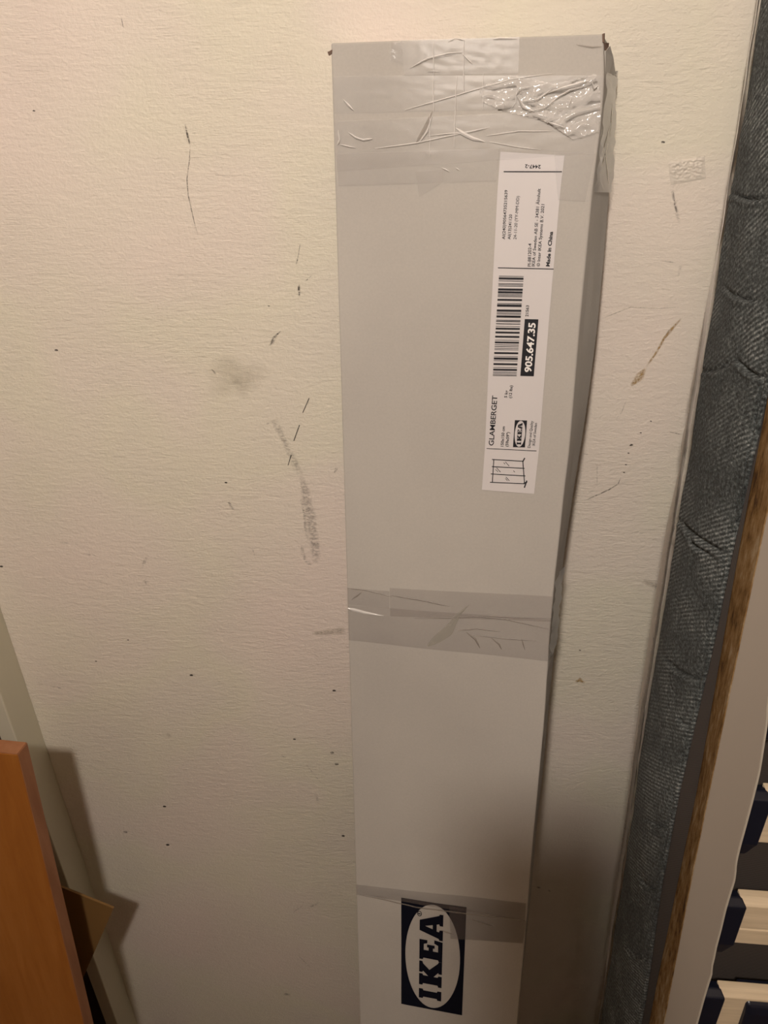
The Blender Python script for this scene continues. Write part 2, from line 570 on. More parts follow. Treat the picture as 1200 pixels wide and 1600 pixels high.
# ------------------------------------------------------------------ the long carton
BW = 0.2
P0 = CAM + ray(517, 67) * (0.58058887 / F)
K2, AL, PS0, PS1, KA = 0.01198136, 0.14616052, 0.07778034, 0.10459547, 0.01545442
BD = Vector((math.sin(K2), -math.sin(AL) * math.cos(K2), -math.cos(AL) * math.cos(K2)))
LEN = (P0.z - 0.001) / -BD.z
FRONT_EDGE = [(52, 943), (130, 944), (200, 938), (300, 925), (512, 905), (706, 889), (770, 881), (850, 873), (900, 867), (950, 862.5), (1000, 858),
              (1040, 856), (1130, 850), (1200, 843.5), (1300, 834), (1400, 826), (1600, 808)]
BACK_EDGE = [(90, 955), (110, 960), (200, 957.5), (300, 952.5), (400, 944.5), (512, 934), (620, 920), (706, 906.5), (770, 896), (850, 884), (900, 877.5), (960, 871.5), (1020, 866),
             (1100, 858), (1200, 849), (1290, 839), (1400, 829.5), (1560, 812), (1700, 799)]


def edge_L(t): return P0 + BD * t


def edge_R_raw(t):
    ps = PS0 + (PS1 - PS0) * t / 1.1
    return edge_L(t) + BW * Vector((math.cos(ps) * math.cos(KA), -math.sin(ps), math.sin(KA)))


def edge_R(t):
    r = edge_R_raw(t)
    px, py = project(r)
    if py > 1700: return r
    return at(interp(FRONT_EDGE, py), py, r.y)


def face_n(t):
    return (edge_R_raw(t) - edge_L(t)).cross(BD).normalized() * -1      # towards the room


_n0 = face_n(.3)
if _n0.y > 0:
    _sgn = -1
else:
    _sgn = 1


def bn(t): return face_n(t) * _sgn


def bpt(u, t, h=0.0):
    """point on the front of the carton: u 0..1 across, t metres down, h proud of it"""
    a, b = edge_L(t), edge_R(t)
    dent = 0.0012 * noise.noise(Vector((u * 3, t * 9, 1.7))) * min(1, 8 * min(u, 1 - u) + .1)
    return a.lerp(b, u) + bn(t) * (dent + h)


def pix_uv(px, py):
    u, t = (px - 530) / 380, (py - 60) / 1500
    for _ in range(25):
        x, y = project(bpt(u, t))
        e = 1e-4
        x1, y1 = project(bpt(u + e, t)); x2, y2 = project(bpt(u, t + e))
        a, b, c, d = (x1 - x) / e, (x2 - x) / e, (y1 - y) / e, (y2 - y) / e
        det = a * d - b * c
        rx, ry = px - x, py - y
        u += (rx * d - b * ry) / det; t += (a * ry - c * rx) / det
        if abs(rx) + abs(ry) < .02: break
    return u, t


THK = 0.033
carton = thing('cardboard_box', 'long pale grey cardboard parcel taped at the top, leaning upright on the wall', 'box')


def back_R(t):
    """back right-hand corner line of the carton: pushed out sideways, the tube is slightly collapsed"""
    f = edge_R(t) - bn(t) * THK
    px, py = project(f)
    if py > 1650: return f
    q = at(interp(BACK_EDGE, py), py, f.y)
    return q


def build_carton():
    rows = 130; cols = 14
    secs = []
    for i in range(rows + 1):
        t = LEN * i / rows
        n = bn(t)
        s = []
        for j in range(cols + 1):
            u = j / cols
            s.append(bpt(u, t, 0.0))
        fr = edge_R(t); br = back_R(t); bl = edge_L(t) - n * THK
        out = (fr - edge_L(t)).normalized()
        for k in range(1, 4):
            q = k / 4
            cr = 0.0006 * noise.noise(Vector((q * 3, t * 30, 8)))
            if .50 < t < .64: cr += 0.0022 * noise.noise(Vector((q * 4, t * 70, 5)))
            s.append(fr.lerp(br, q) + out * cr)
        s.append(br)
        for k in range(1, 6): s.append(br.lerp(bl, k / 6))
        s.append(bl)
        s.append(bl.lerp(edge_L(t), .5))
        secs.append(s)
    vs, fs = loft(secs)
    o = obj('carton', vs, fs, M_CARTON, carton, False)
    fix_normals(o)
    bevel_mod(o, .0012, 2)
    return o


build_carton()


def quad_patch(name, px4, m, h=.0004, nx=24, ny=12, disp=None, parent=None, thick=0):
    """sheet on the carton face with corners at four pixels (tl, tr, br, bl)"""
    c = [pix_uv(*p) for p in px4]
    vs, fs = [], []
    for j in range(ny + 1):
        for i in range(nx + 1):
            a, b = i / nx, j / ny
            u = (c[0][0] * (1 - a) + c[1][0] * a) * (1 - b) + (c[3][0] * (1 - a) + c[2][0] * a) * b
            t = (c[0][1] * (1 - a) + c[1][1] * a) * (1 - b) + (c[3][1] * (1 - a) + c[2][1] * a) * b
            e = min(1, 6 * min(a, 1 - a, b, 1 - b))
            vs.append(bpt(u, t, h + (disp(a, b) * e if disp else 0)))
    for j in range(ny):
        for i in range(nx):
            k = j * (nx + 1) + i
            fs.append((k, k + nx + 1, k + nx + 2, k + 1))
    return obj(name, vs, fs, m, parent or carton, disp is not None)


def crumple(seed, amp, sc=6):
    def f(a, b):
        v = noise.noise(Vector((a * sc, b * sc * .8, seed)))
        w_ = noise.noise(Vector((a * sc * 2.3 + 5, b * sc * 2, seed + 9)))
        return amp * (max(0, 1 - abs(v) * 4) + .5 * max(0, 1 - abs(w_) * 4))
    return f


def fold(pts, widths, m=None, hh=.0009, h=.0010, name='fold', parent=None):
    """raised tape fold along a pixel polyline on the carton face, tent shaped"""
    m = m or M_FOLD_GLINT
    P = []
    for (a, b), (wa, wb) in zip(zip(pts, pts[1:]), zip(widths, widths[1:])):
        n = max(2, int(math.hypot(b[0] - a[0], b[1] - a[1]) / 8))
        for k in range(n):
            t = k / n
            P.append((a[0] + (b[0] - a[0]) * t, a[1] + (b[1] - a[1]) * t, wa + (wb - wa) * t))
    P.append((*pts[-1], widths[-1]))
    N = len(P); vs, fs = [], []
    for i, (x, y, wd) in enumerate(P):
        wd = max(.5, wd * (.8 if wd < 3 else .62) * min(1, .25 + 5 * min(i, N - 1 - i) / N))
        a = P[max(0, i - 1)]; b = P[min(N - 1, i + 1)]
        dx, dy = b[0] - a[0], b[1] - a[1]; l = math.hypot(dx, dy) or 1
        nx, ny = -dy / l, dx / l
        wob = .6 * noise.noise(Vector((x * .07, y * .07, 2)))
        for j, hz in enumerate((0, 1, 0)):
            s = (j - 1) / 2 * wd + wob
            u, t = pix_uv(x + nx * s, y + ny * s)
            vs.append(bpt(u, t, h + hz * hh * min(1, wd / 3)))
    for i in range(N - 1):
        for j in range(2):
            k = i * 3 + j
            fs.append((k, k + 1, k + 4, k + 3))
    return obj(name, vs, fs, m, parent, False)


# --- tapes at the top
ta = quad_patch('clear_tape', [(520, 119), (941, 118), (937, 168), (523, 178)], M_TAPE, .0005, 60, 14, crumple(1, .00025, 8))
tb = quad_patch('clear_tape', [(523, 190), (935, 170), (928, 240), (527, 268)], M_TAPE, .0007, 60, 14, crumple(2, .0003, 9))
tc_ = quad_patch('clear_tape', [(526, 240), (780, 232), (776, 283), (529, 291)], M_TAPE, .0009, 40, 10, crumple(3, .0002, 7))
td = quad_patch('clear_tape', [(626, 63), (812, 58), (810, 115), (632, 118)], M_TAPE, .0009, 40, 14, crumple(4, .0003, 6))
te = quad_patch('clear_tape', [(612, 66), (628, 65), (630, 100), (610, 96)], M_TAPE2, .0010, 6, 6)
tg = quad_patch('clear_tape', [(650, 268), (695, 264), (692, 285), (655, 308)], M_TAPE, .0011, 8, 6)
th = quad_patch('clear_tape', [(866, 238), (930, 240), (914, 315), (872, 312)], M_TAPE, .0009, 20, 10)


def wrinkled_patch():
    """the crushed, glossy piece of tape at the upper right"""
    outline = [(748, 138), (800, 118), (868, 132), (930, 116), (938, 150), (936, 205), (896, 219), (862, 196), (845, 188), (812, 180), (782, 172), (755, 160)]
    nx, ny = 90, 50
    vs, idx, fs = [], {}, []

    def inside(x, y):
        c = False; n = len(outline)
        for i in range(n):
            (x1, y1), (x2, y2) = outline[i], outline[i - 1]
            if (y1 > y) != (y2 > y) and x < (x2 - x1) * (y - y1) / (y2 - y1) + x1: c = not c
        return c
    x0, x1, y0, y1 = 745, 942, 112, 222
    for j in range(ny + 1):
        for i in range(nx + 1):
            x = x0 + (x1 - x0) * i / nx; y = y0 + (y1 - y0) * j / ny
            a = i / nx; b = j / ny
            ang = a * 3.2 + b * 5
            h = max(0, 1 - 3.6 * abs(noise.noise(Vector((a * 3.4 - b * 1.2, b * 5 + a * 2.6, 4)))))
            h2 = max(0, 1 - 3 * abs(noise.noise(Vector((a * 9, b * 8 + a * 3, 14)))))
            u, t = pix_uv(x, y)
            idx[(i, j)] = len(vs); vs.append(bpt(u, t, .0011 + .0022 * h + .0008 * h2))
    for j in range(ny):
        for i in range(nx):
            cx = x0 + (x1 - x0) * (i + .5) / nx; cy = y0 + (y1 - y0) * (j + .5) / ny
            if inside(cx, cy):
                fs.append((idx[(i, j)], idx[(i, j + 1)], idx[(i + 1, j + 1)], idx[(i + 1, j)]))
    o = obj('crumpled_tape', vs, fs, M_CRUMP, carton, True)
    bm = bmesh.new(); bm.from_mesh(o.data)
    bmesh.ops.delete(bm, geom=[v for v in bm.verts if not v.link_faces], context='VERTS')
    bm.to_mesh(o.data); bm.free()
    return o


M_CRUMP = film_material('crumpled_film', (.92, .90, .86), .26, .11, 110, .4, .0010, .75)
cr = wrinkled_patch()
tag(cr, 'crushed shiny piece of clear tape at the upper right of the box')

# raised folds of whitened film, their highlights painted in
for p, wd in [([(677, 66), (678, 118)], [2, 2]), ([(677, 118), (678, 175)], [2.5, 2]), ([(714, 118), (712, 160), (710, 230)], [2, 1.8, 1.8]),
              ([(725, 60), (725, 145)], [2.2, 1.8]), ([(672, 178), (672, 245)], [1.5, 1.5]), ([(755, 115), (755, 172)], [1.5, 1.5]),
              ([(633, 172), (690, 156), (760, 135), (800, 124), (862, 115)], [2, 2, 2.2, 2, 1.6]),
              ([(586, 232), (650, 224), (700, 213), (760, 201)], [2, 2.2, 2, 1.6]), ([(760, 212), (810, 205), (862, 205)], [1.6, 2, 1.6]),
              ([(668, 212), (725, 207), (765, 199)], [1.5, 2, 1.5]), ([(765, 222), (810, 230), (845, 234)], [2, 1.6, 1.2])]:
    fold(p, wd, M_FOLD_GLINT, .0006, .0014, parent=ta)
for p, wd in [([(712, 200), (722, 208), (740, 217), (758, 222)], [4, 10, 9, 3]),
              ([(537, 156), (545, 165), (553, 173)], [3, 6, 3]), ([(545, 207), (556, 215), (568, 219), (582, 217)], [4, 5, 5, 6]),
              ([(529, 203), (531, 218), (528, 226)], [3, 3, 6]), ([(532, 226), (556, 231)], [4, 2]),
              ([(643, 105), (668, 92), (700, 84), (722, 82)], [2, 4, 4, 6]), ([(722, 84), (730, 92), (738, 100)], [5, 3, 2]),
              ([(668, 112), (688, 112)], [3, 2]), ([(770, 62), (782, 60), (808, 61)], [3, 6, 2]), ([(700, 66), (712, 60), (727, 64)], [2, 3, 2]),
              ([(783, 150), (790, 168)], [5, 3]), ([(808, 136), (806, 160), (798, 170)], [2, 3, 2]),
              ([(656, 222), (668, 205), (676, 180)], [3, 5, 2]), ([(690, 262), (702, 268)], [3, 5]), ([(712, 262), (718, 266)], [3, 3])]:
    fold(p, wd, M_FOLD_GLINT, .0007, .0014, parent=tb)
for p, wd in [([(812, 180), (840, 184), (862, 196), (896, 219)], [3, 4, 4, 2]), ([(640, 108), (672, 92), (712, 86)], [2, 3, 2]),
              ([(650, 225), (664, 200), (676, 174)], [6, 10, 4]), ([(900, 70), (925, 74), (941, 73)], [2, 5, 3])]:
    fold(p, wd, M_CREASE, .0004, .0010, name='crease', parent=tb)
for p, wd in [([(856, 146), (880, 138), (905, 131), (922, 126)], [3, 7, 8, 4]), ([(812, 160), (840, 156), (862, 140)], [3, 4, 3]), ([(924, 128), (928, 140), (934, 134)], [3, 5, 3]),
              ([(820, 176), (850, 170), (872, 152), (890, 142), (912, 136)], [4, 3, 4, 5, 3]), ([(856, 191), (868, 196), (882, 200)], [5, 7, 4]),
              ([(808, 150), (818, 168), (835, 175)], [3, 8, 5]), ([(893, 152), (888, 165)], [3, 3]), ([(806, 150), (812, 140), (830, 136)], [3, 4, 3])]:
    fold(p, wd, M_FOLD_GLINT, .0010, .0030, parent=cr)

# --- middle tape band
M_TAPE_D = film_material('clear_tape_dull', (.36, .30, .27), .18, .4, 30, .3, .0008, .35)
M_LEAF = film_material('pressed_tape', (.42, .40, .34), .45, .5, 40, .1, .0004, .3)
tm = quad_patch('clear_tape', [(542.5, 945), (861, 968), (856, 1033), (544, 1000)], M_TAPE_D, .0005, 60, 14, crumple(11, .00035, 8))
tn = quad_patch('clear_tape', [(609, 918), (863, 931), (861, 971), (610, 962)], M_TAPE_D, .0008, 50, 10, crumple(12, .0003, 8))
tk = quad_patch('clear_tape', [(542.5, 918), (608.5, 923), (608.5, 950), (543, 944)], M_TAPE_D, .0009, 12, 10, crumple(13, .0004, 5))
for p, wd in [([(609, 929), (665, 938), (703, 947)], [2, 3, 2]), ([(542, 918), (575, 922), (612, 932)], [2, 2, 1.6]), ([(648, 965), (700, 965), (760, 962), (862, 966)], [1.2, 1.6, 1.6, 1.6]),
              ([(720, 960), (790, 967), (858, 982)], [1.5, 2, 1.6]), ([(716, 984), (745, 981), (782, 986)], [2, 3, 1.6]), ([(740, 992), (800, 998), (838, 1000)], [1.5, 2, 1.5]),
              ([(729, 987), (743, 998), (750, 1012)], [2, 5, 3]), ([(768, 996), (780, 1006), (784, 1014)], [2, 4, 3]), ([(815, 997), (820, 1015)], [3, 3]),
              ([(550, 936), (565, 925)], [2, 5])]:
    fold(p, wd, M_CREASE, .0007, .0011, name='crease', parent=tm)
fold([(733, 944), (716, 960), (700, 985), (668, 1008)], [4, 10, 26, 18], M_LEAF, .0001, .0013, parent=tm)
fold([(544, 950), (570, 957), (600, 962)], [10, 8, 2], M_FOLD_GLINT, .0006, .0008, parent=tm)
# --- lower tape
tl = quad_patch('clear_tape', [(556.8, 1381), (822, 1410), (820, 1438), (557, 1396)], M_TAPE_D, .0010, 50, 6, crumple(21, .0003, 8))
tl2 = quad_patch('clear_tape', [(702, 1415), (822, 1438), (817, 1473), (704, 1466)], M_TAPE_D, .0008, 30, 8, crumple(22, .0003, 5))
for p, wd in [([(557, 1396), (600, 1404), (650, 1416), (720, 1425), (820, 1437)], [2, 2.5, 2.5, 3, 3]), ([(733, 1434), (772, 1446)], [3, 3]), ([(690, 1452), (707, 1458)], [5, 3])]:
    fold(p, wd, M_CREASE, .0006, .0013, name='crease', parent=tl)


# ------------------------------------------------------------------ print on the carton
def flat_poly(name, loops_px, m, h, parent):
    """filled flat print with pixel outlines (first loop outer, others holes)"""
    loops = [[pix_uv(*p) for p in lp] for lp in loops_px]
    return uv_poly(name, loops, m, h, parent)


def uv_poly(name, loops, m, h, parent):
    tris = tessellate_polygon([[Vector((u * BW, t, 0)) for u, t in lp] for lp in loops])
    flat = [p for lp in loops for p in lp]
    vs = [bpt(u, t, h) for u, t in flat]
    o = obj(name, vs, [tuple(x) for x in tris], m, parent)
    return o


def join_polys(name, polys, m, h, parent):
    vs, fs = [], []
    for loops in polys:
        tris = tessellate_polygon([[Vector((u * BW, t, 0)) for u, t in lp] for lp in loops])
        b = len(vs)
        vs += [bpt(u, t, h) for lp in loops for u, t in lp]
        fs += [tuple(b + i for i in x) for x in tris]
    return obj(name, vs, fs, m, parent)


paper_c = [(782, 237), (882, 243), (834.5, 771.5), (753, 765)]
paper = quad_patch('shipping_label', paper_c, M_PAPER, .0006, 12, 60)
tag(paper, 'long white printed label with a barcode')
HP = .0009


def line_poly(a, b, w_):
    (x0, y0), (x1, y1) = a, b
    l = math.hypot(x1 - x0, y1 - y0); nx, ny = -(y1 - y0) / l * w_ / 2, (x1 - x0) / l * w_ / 2
    return [[pix_uv(x0 + nx, y0 + ny), pix_uv(x1 + nx, y1 + ny), pix_uv(x1 - nx, y1 - ny), pix_uv(x0 - nx, y0 - ny)]]


def lettering(s, a, b, cap, m=M_INK, bold=0.0, h=HP, parent=None, name='lettering'):
    """text whose baseline runs from pixel a to pixel b; cap = cap height in pixels (text up = left of the run)"""
    cu = bpy.data.curves.new('t', 'FONT'); cu.body = s; cu.size = 1.0; cu.offset = bold; cu.resolution_u = 3
    to = bpy.data.objects.new('t', cu); COL.objects.link(to)
    dg = bpy.context.evaluated_depsgraph_get(); dg.update()
    me = bpy.data.meshes.new_from_object(to.evaluated_get(dg))
    xs = [v.co.x for v in me.vertices]; x0, x1 = min(xs), max(xs)
    capu = .70
    ua, ta_ = pix_uv(*a); ub, tb_ = pix_uv(*b)
    A = Vector((ua * BW, ta_)); B = Vector((ub * BW, tb_))
    l = math.hypot(b[0] - a[0], b[1] - a[1]); dx, dy = (b[0] - a[0]) / l, (b[1] - a[1]) / l
    up = (a[0] + dy * cap, a[1] - dx * cap)        # pixel to the left of the run direction
    uu, tu = pix_uv(*up); U = Vector((uu * BW, tu)) - A
    vs = []
    for v in me.vertices:
        q = A + (B - A) * ((v.co.x - x0) / (x1 - x0)) + U * (v.co.y / capu)
        vs.append(bpt(q.x / BW, q.y, h))
    fs = [tuple(p.vertices) for p in me.polygons]
    bpy.data.objects.remove(to)
    return obj(name, vs, fs, m, parent or paper)


T = lettering
T('2447-2', (845, 258), (820.5, 257), 5.6, bold=.02)
T('AI(240)90564735215639', (789, 374), (793.3, 297), 4.6, bold=.01)
T('AI(13)241120', (797.6, 374), (800.2, 335), 4.6, bold=.01)
T('24-11-20 (YY-MM-DD)', (806.8, 374), (811.6, 306.5), 4.8, bold=.0)
T('PI-881202-4', (829.4, 416.4), (830.4, 380.5), 5, bold=.01)
T('IKEA of Sweden AB SE - 34381 Älmhult', (835.4, 416.4), (844.8, 294.8), 4.8, bold=.01)
T('© Inter IKEA Systems B.V. 2021', (843.4, 416.4), (850.6, 319.3), 4.8, bold=.01)
T('Made in China', (858.5, 416.4), (863.8, 362), 5.6, bold=.035)
T('21563', (825.4, 494.5), (826.6, 477), 4.6, bold=.015)
T('GLAMBERGET', (771.2, 696), (777.2, 618), 7.8, bold=.014)
T('5 kg', (792.2, 621.3), (793.6, 610), 4.4, bold=.02)
T('(12 lbs)', (799.2, 621.7), (801, 602), 4.4, bold=.02)
T('150x150 cm', (786.6, 697.3), (789, 666), 4.4, bold=.02)
T('(59x59")', (794, 697.6), (796.2, 675), 4.4, bold=.02)
T('Design and Quality', (828.6, 699.5), (833.2, 657.5), 4.4, bold=.005)
T('IKEA of Sweden', (835.8, 696), (839.2, 660.7), 4.4, bold=.005)
rules = [line_poly((787, 268.2), (878, 268.4), 1.7), line_poly((778, 418.3), (865, 420.2), 1.3), line_poly((760.4, 700.3), (838.4, 704.2), 1.0)]
for _r in rules: join_polys('ruled_line', [_r], M_INK, HP, paper)
# barcode
bars = [(230 + .17505 * c, .17505 * w_) for c, w_ in [(1150, 5), (1170, 19), (1192, 5), (1216, 5), (1226, 5), (1238, 5), (1268, 19), (1293, 19), (1312, 5), (1322, 5), (1332, 5),
        (1360, 17), (1393, 5), (1403, 5), (1414, 16), (1456, 19), (1477, 5), (1488, 5), (1509, 19), (1541, 5), (1552, 5), (1575, 5)]]
bars += [(490 + .18757 * c, .18757 * w_) for c, w_ in [(22, 15), (54, 4), (65, 4), (82, 5), (104, 4), (123, 15), (155, 15), (190, 15), (219, 4), (238, 15), (258, 5), (272, 5), (287, 4), (299, 4),
        (326, 15), (355, 4), (372, 17), (390, 4), (418, 15), (447, 4), (465, 15), (485, 5), (497, 4), (508, 4), (515, 3)]]
bl = []
for y, w_ in bars:
    k = (y - 430.5) / (586.6 - 430.5)
    xa = 779.7 + (770 - 779.7) * k; xb = 818.3 + (807.2 - 818.3) * k
    bl.append(line_poly((xa, y), (xb, y + .6), w_))
join_polys('barcode', bl, M_INK, HP, paper)
flat_poly('number_plate', [[(820, 498.2), (841.3, 498.8), (834, 587.6), (813, 587)]], M_INK, HP, paper)
T('905.647.35', (829.9, 581.5), (836.8, 504.4), 10.4, M_WHITEINK, bold=.028, h=.0012)
# line drawing on the label
o3 = lambda x, y: (730 + .18757 * x, 490 + .18757 * y)
dl = []
for a, b, w_ in [((222, 1210), (210, 1402), 1.3), ((463, 1228), (478, 1412), 1.4), ((207, 1212), (470, 1228), 1.3), ((205, 1272), (478, 1287), 1.3), ((197, 1333), (485, 1350), 1.3),
                 ((190, 1402), (480, 1415), 1.3), ((463, 1230), (480, 1200), 1.9), ((470, 1412), (500, 1400), 1.8), ((497, 1388), (476, 1448), 2.0), ((318, 1232), (350, 1268), .9),
                 ((304, 1238), (316, 1252), .8), ((245, 1282), (278, 1318), .9), ((236, 1296), (258, 1316), .8), ((385, 1306), (397, 1318), .9), ((322, 1358), (352, 1390), .9), ((318, 1370), (336, 1390), .8)]:
    dl.append(line_poly(o3(*a), o3(*b), w_))
join_polys('product_drawing', dl, M_INK, HP, paper)

# glyphs of the oval logo in unit boxes: x along the reading direction, y up
GI = [[(0, 0), (1, 0), (1, .17), (.84, .20), (.84, .80), (1, .83), (1, 1), (0, 1), (0, .83), (.16, .80), (.16, .20), (0, .17)]]
GK = [[(0, 0), (.46, 0), (.46, .15), (.40, .18), (.40, .36), (.60, .16), (.55, .14), (.55, 0), (1.04, 0), (1.04, .14), (.97, .18), (.66, .55), (.88, .83), (.97, .86), (.97, 1), (.52, 1),
       (.52, .86), (.58, .83), (.40, .60), (.40, .82), (.46, .85), (.46, 1), (0, 1), (0, .85), (.07, .82), (.07, .18), (0, .15)]]
GE = [[(0, 0), (.95, 0), (1, .36), (.84, .36), (.76, .19), (.46, .19), (.46, .41), (.60, .41), (.60, .34), (.74, .34), (.74, .67), (.60, .67), (.60, .60), (.46, .60), (.46, .81), (.74, .81),
       (.80, .66), (.94, .66), (.94, 1), (0, 1), (0, .85), (.08, .82), (.08, .18), (0, .15)]]
GA = [[(0, 0), (.40, 0), (.40, .14), (.32, .17), (.34, .27), (.60, .27), (.63, .17), (.56, .14), (.56, 0), (1, 0), (1, .15), (.95, .17), (.68, 1), (.28, 1), (.06, .17), (0, .15)],
      [(.40, .44), (.48, .76), (.56, .44)]]


def logo(corners, m_in, parent, h, lh, holder=None):
    """corners: tl, tr, br, bl pixels of the upright rectangle; the word reads upwards"""
    c = [pix_uv(*p) for p in corners]

    def uv(s, t):        # s 0..1 up the picture, t 0..1 across
        b = 1 - s
        return ((c[0][0] * (1 - t) + c[1][0] * t) * (1 - b) + (c[3][0] * (1 - t) + c[2][0] * t) * b,
                (c[0][1] * (1 - t) + c[1][1] * t) * (1 - b) + (c[3][1] * (1 - t) + c[2][1] * t) * b)
    n = 8
    rect = [(i / n, 0) for i in range(n)] + [(1, i / n) for i in range(n)] + [(1 - i / n, 1) for i in range(n)] + [(0, 1 - i / n) for i in range(n)]
    ell = [(.5 + .482 * math.cos(a), .5 + .435 * math.sin(a)) for a in [2 * math.pi * k / 56 for k in range(56)]]
    plate = uv_poly('logo_plate', [[uv(*p) for p in rect], [uv(*p) for p in ell]], m_in, h, parent)
    polys = []
    for g, s0, s1 in ((GI, .098, .190), (GK, .228, .462), (GE, .472, .668), (GA, .672, .905)):
        polys.append([[uv(s0 + (s1 - s0) * x, .655 - .365 * y) for x, y in lp] for lp in g])
    # small ring of the registered mark
    if lh:
        rc = (.885, .285)
        ring = lambda r: [(rc[0] + r * math.cos(a), rc[1] + r * 1.55 * math.sin(a)) for a in [2 * math.pi * k / 20 for k in range(20)]]
        polys.append([[uv(*p) for p in ring(.024)], [uv(*p) for p in ring(.017)]])
        polys.append([[uv(rc[0] + x * .012, rc[1] - y * .022) for x, y in [(-.6, -1), (-.3, -1), (-.3, -.1), (.2, -1), (.6, -1), (.15, 0), (.5, .3), (.4, .9), (-.6, 1)]]])
    join_polys('logo_letters', polys, m_in, h, parent)
    return plate


logo([(627, 1402), (729, 1417), (722, 1586), (627, 1568)], M_NAVYINK, carton, .0004, True)
logo([(804.5, 656), (823.6, 656.6), (820.2, 698.6), (801.5, 698.2)], M_INK, paper, HP, False)


# ------------------------------------------------------------------ torn corners, side tape
def poly3(name, pts, faces, m, parent, thick=.0012):
    o = obj(name, pts, faces, m, parent)
    s = o.modifiers.new('solid', 'SOLIDIFY'); s.thickness = thick; s.offset = 0
    return o


yR = edge_R(0.01).y
c1 = [at(942, 53, yR), at(944, 52, yR + .002), at(943.5, 67, yR + .001), at(950.5, 67, yR + .006), at(950, 74, yR + .008), at(946, 80, yR + .004), at(942.5, 66, yR)]
poly3('torn_corner', c1, [(0, 1, 2, 6), (2, 3, 4, 5)], M_KRAFT, carton, .0012)
c2 = [at(945, 80, yR + .003), at(952, 72, yR + .008), at(957, 90, yR + .016), at(960, 112, yR + .022), at(950, 150, yR + .014), at(944, 140, yR + .003)]
flp = poly3('side_flap', c2, [(0, 1, 2, 5), (2, 3, 4, 5)], M_CARTON, carton, .0014)
yL = edge_L(0.01).y
c3 = [at(512.5, 81, yL + .004), at(515.5, 80, yL + .001), at(518.5, 78, yL), at(518, 84, yL), at(514.5, 87, yL + .002)]
poly3('torn_corner', c3, [(0, 1, 2, 3, 4)], M_KRAFT, carton, .001)
M_SIDETAPE = film_material('side_tape_film', (.34, .30, .27), .22, .5, 90, .5, .0012, .22)
# clear tape wrapped over the side, with a loose tab
side_px = [((944, 112), (960, 106)), ((944, 140), (962, 140)), ((941, 175), (960, 180)), ((934, 225), (957, 230)), ((930, 262), (955, 262)), ((925, 300), (952.5, 302))]
vs, fs = [], []
NS = 30
for i in range(NS + 1):
    k = i / NS * (len(side_px) - 1); q = min(int(k), len(side_px) - 2); f_ = k - q
    fx = side_px[q][0][0] * (1 - f_) + side_px[q + 1][0][0] * f_; fy = side_px[q][0][1] * (1 - f_) + side_px[q + 1][0][1] * f_
    bx_ = side_px[q][1][0] * (1 - f_) + side_px[q + 1][1][0] * f_
    u, t = pix_uv(fx, fy)
    fr = edge_R(t); br = back_R(t); o_ = Vector((1, 0, 0))
    for j in range(7):
        a = j / 6
        vs.append(fr.lerp(br, a) + o_ * (.0012 + .0016 * max(0, 1 - 3 * abs(noise.noise(Vector((a * 3 + i * .05, i * .18, 3)))))) - Vector((0, .0008, 0)))
for i in range(NS):
    for j in range(6):
        k = i * 7 + j; fs.append((k, k + 1, k + 8, k + 7))
st = obj('side_tape', vs, fs, M_SIDETAPE, carton, True)
yb = WALL_Y - .02
poly3('tape_tab', [at(958, 111, yb), at(965.5, 111, yb + .002), at(963, 134, yb + .002), at(958, 148, yb), at(955, 130, yb - .004)], [(0, 1, 2, 3, 4)], M_TAPE2, st, .0004)
for pa, pb in [((955, 190), (938, 250)), ((950, 225), (933, 285)), ((946, 240), (951, 290)), ((957, 160), (953, 215)), ((941, 200), (934, 240))]:
    q = []
    for k in range(9):
        x = pa[0] + (pb[0] - pa[0]) * k / 8; y = pa[1] + (pb[1] - pa[1]) * k / 8
        tq = (y - 60) / 1500 * .9
        dp = edge_R(.12).y + .012
        w2 = .9 * min(1, .2 + min(k, 8 - k) / 3)
        q += [at(x - w2, y, dp), at(x, y - .3, dp - .0008), at(x + w2, y, dp)]
    obj('fold', q, [f for k in range(8) for f in ((k * 3, k * 3 + 1, k * 3 + 4, k * 3 + 3), (k * 3 + 1, k * 3 + 2, k * 3 + 5, k * 3 + 4))], M_FOLD_GLINT, st)
# crumpled tape where the middle band wraps the side
vs, fs = [], []
for i in range(31):
    py = 905 + 128 * i / 30
    u, t = pix_uv(interp(FRONT_EDGE, py) - .5, py)
    fr = edge_R(t); br = back_R(t)
    for j in range(7):
        a = j / 6
        vs.append(fr.lerp(br, a) + Vector((1, 0, 0)) * (.0014 + .0022 * noise.noise(Vector((a * 3, i * .35, 6)))) + Vector((0, -.0006, 0)))
for i in range(30):
    for j in range(6):
        k = i * 7 + j; fs.append((k, k + 1, k + 8, k + 7))
obj('side_tape', vs, fs, M_SIDETAPE, carton, True)

# ------------------------------------------------------------------ upholstered bed base on the right
bed = thing('upholstered_base', 'blue-grey fabric bed base stood on its side against the wall, dark mesh backing', 'bed base')
X_B = 0.229
THB = 0.118
Z_TOP = CAM.z + .25
NZ = 1050


def back_x(z):
    """left outline of the upholstery, by height"""
    zz = z - CAM.z
    return interp([(-1.45, .229), (-1.2, .2295), (-.73, .2225), (-.63, .219), (-.44, .2165), (-.2, .2145), (.03, .2115), (.5, .2115)], zz)


_S = [atl(px, py, .0205 + THB - .003) for px, py in [(1199, 592), (1140, 865), (1104, 1037), (1060.5, 1225), (1032, 1375), (1006, 1562)]]
_S = sorted([(p.z - CAM.z, p.x) for p in _S])
_S = [(-1.6, _S[0][1] + .002)] + _S + [(.5, _S[-1][1])]


def seam_x(z):
    """front corner of the upholstery, by height"""
    return interp(_S, z - CAM.z)


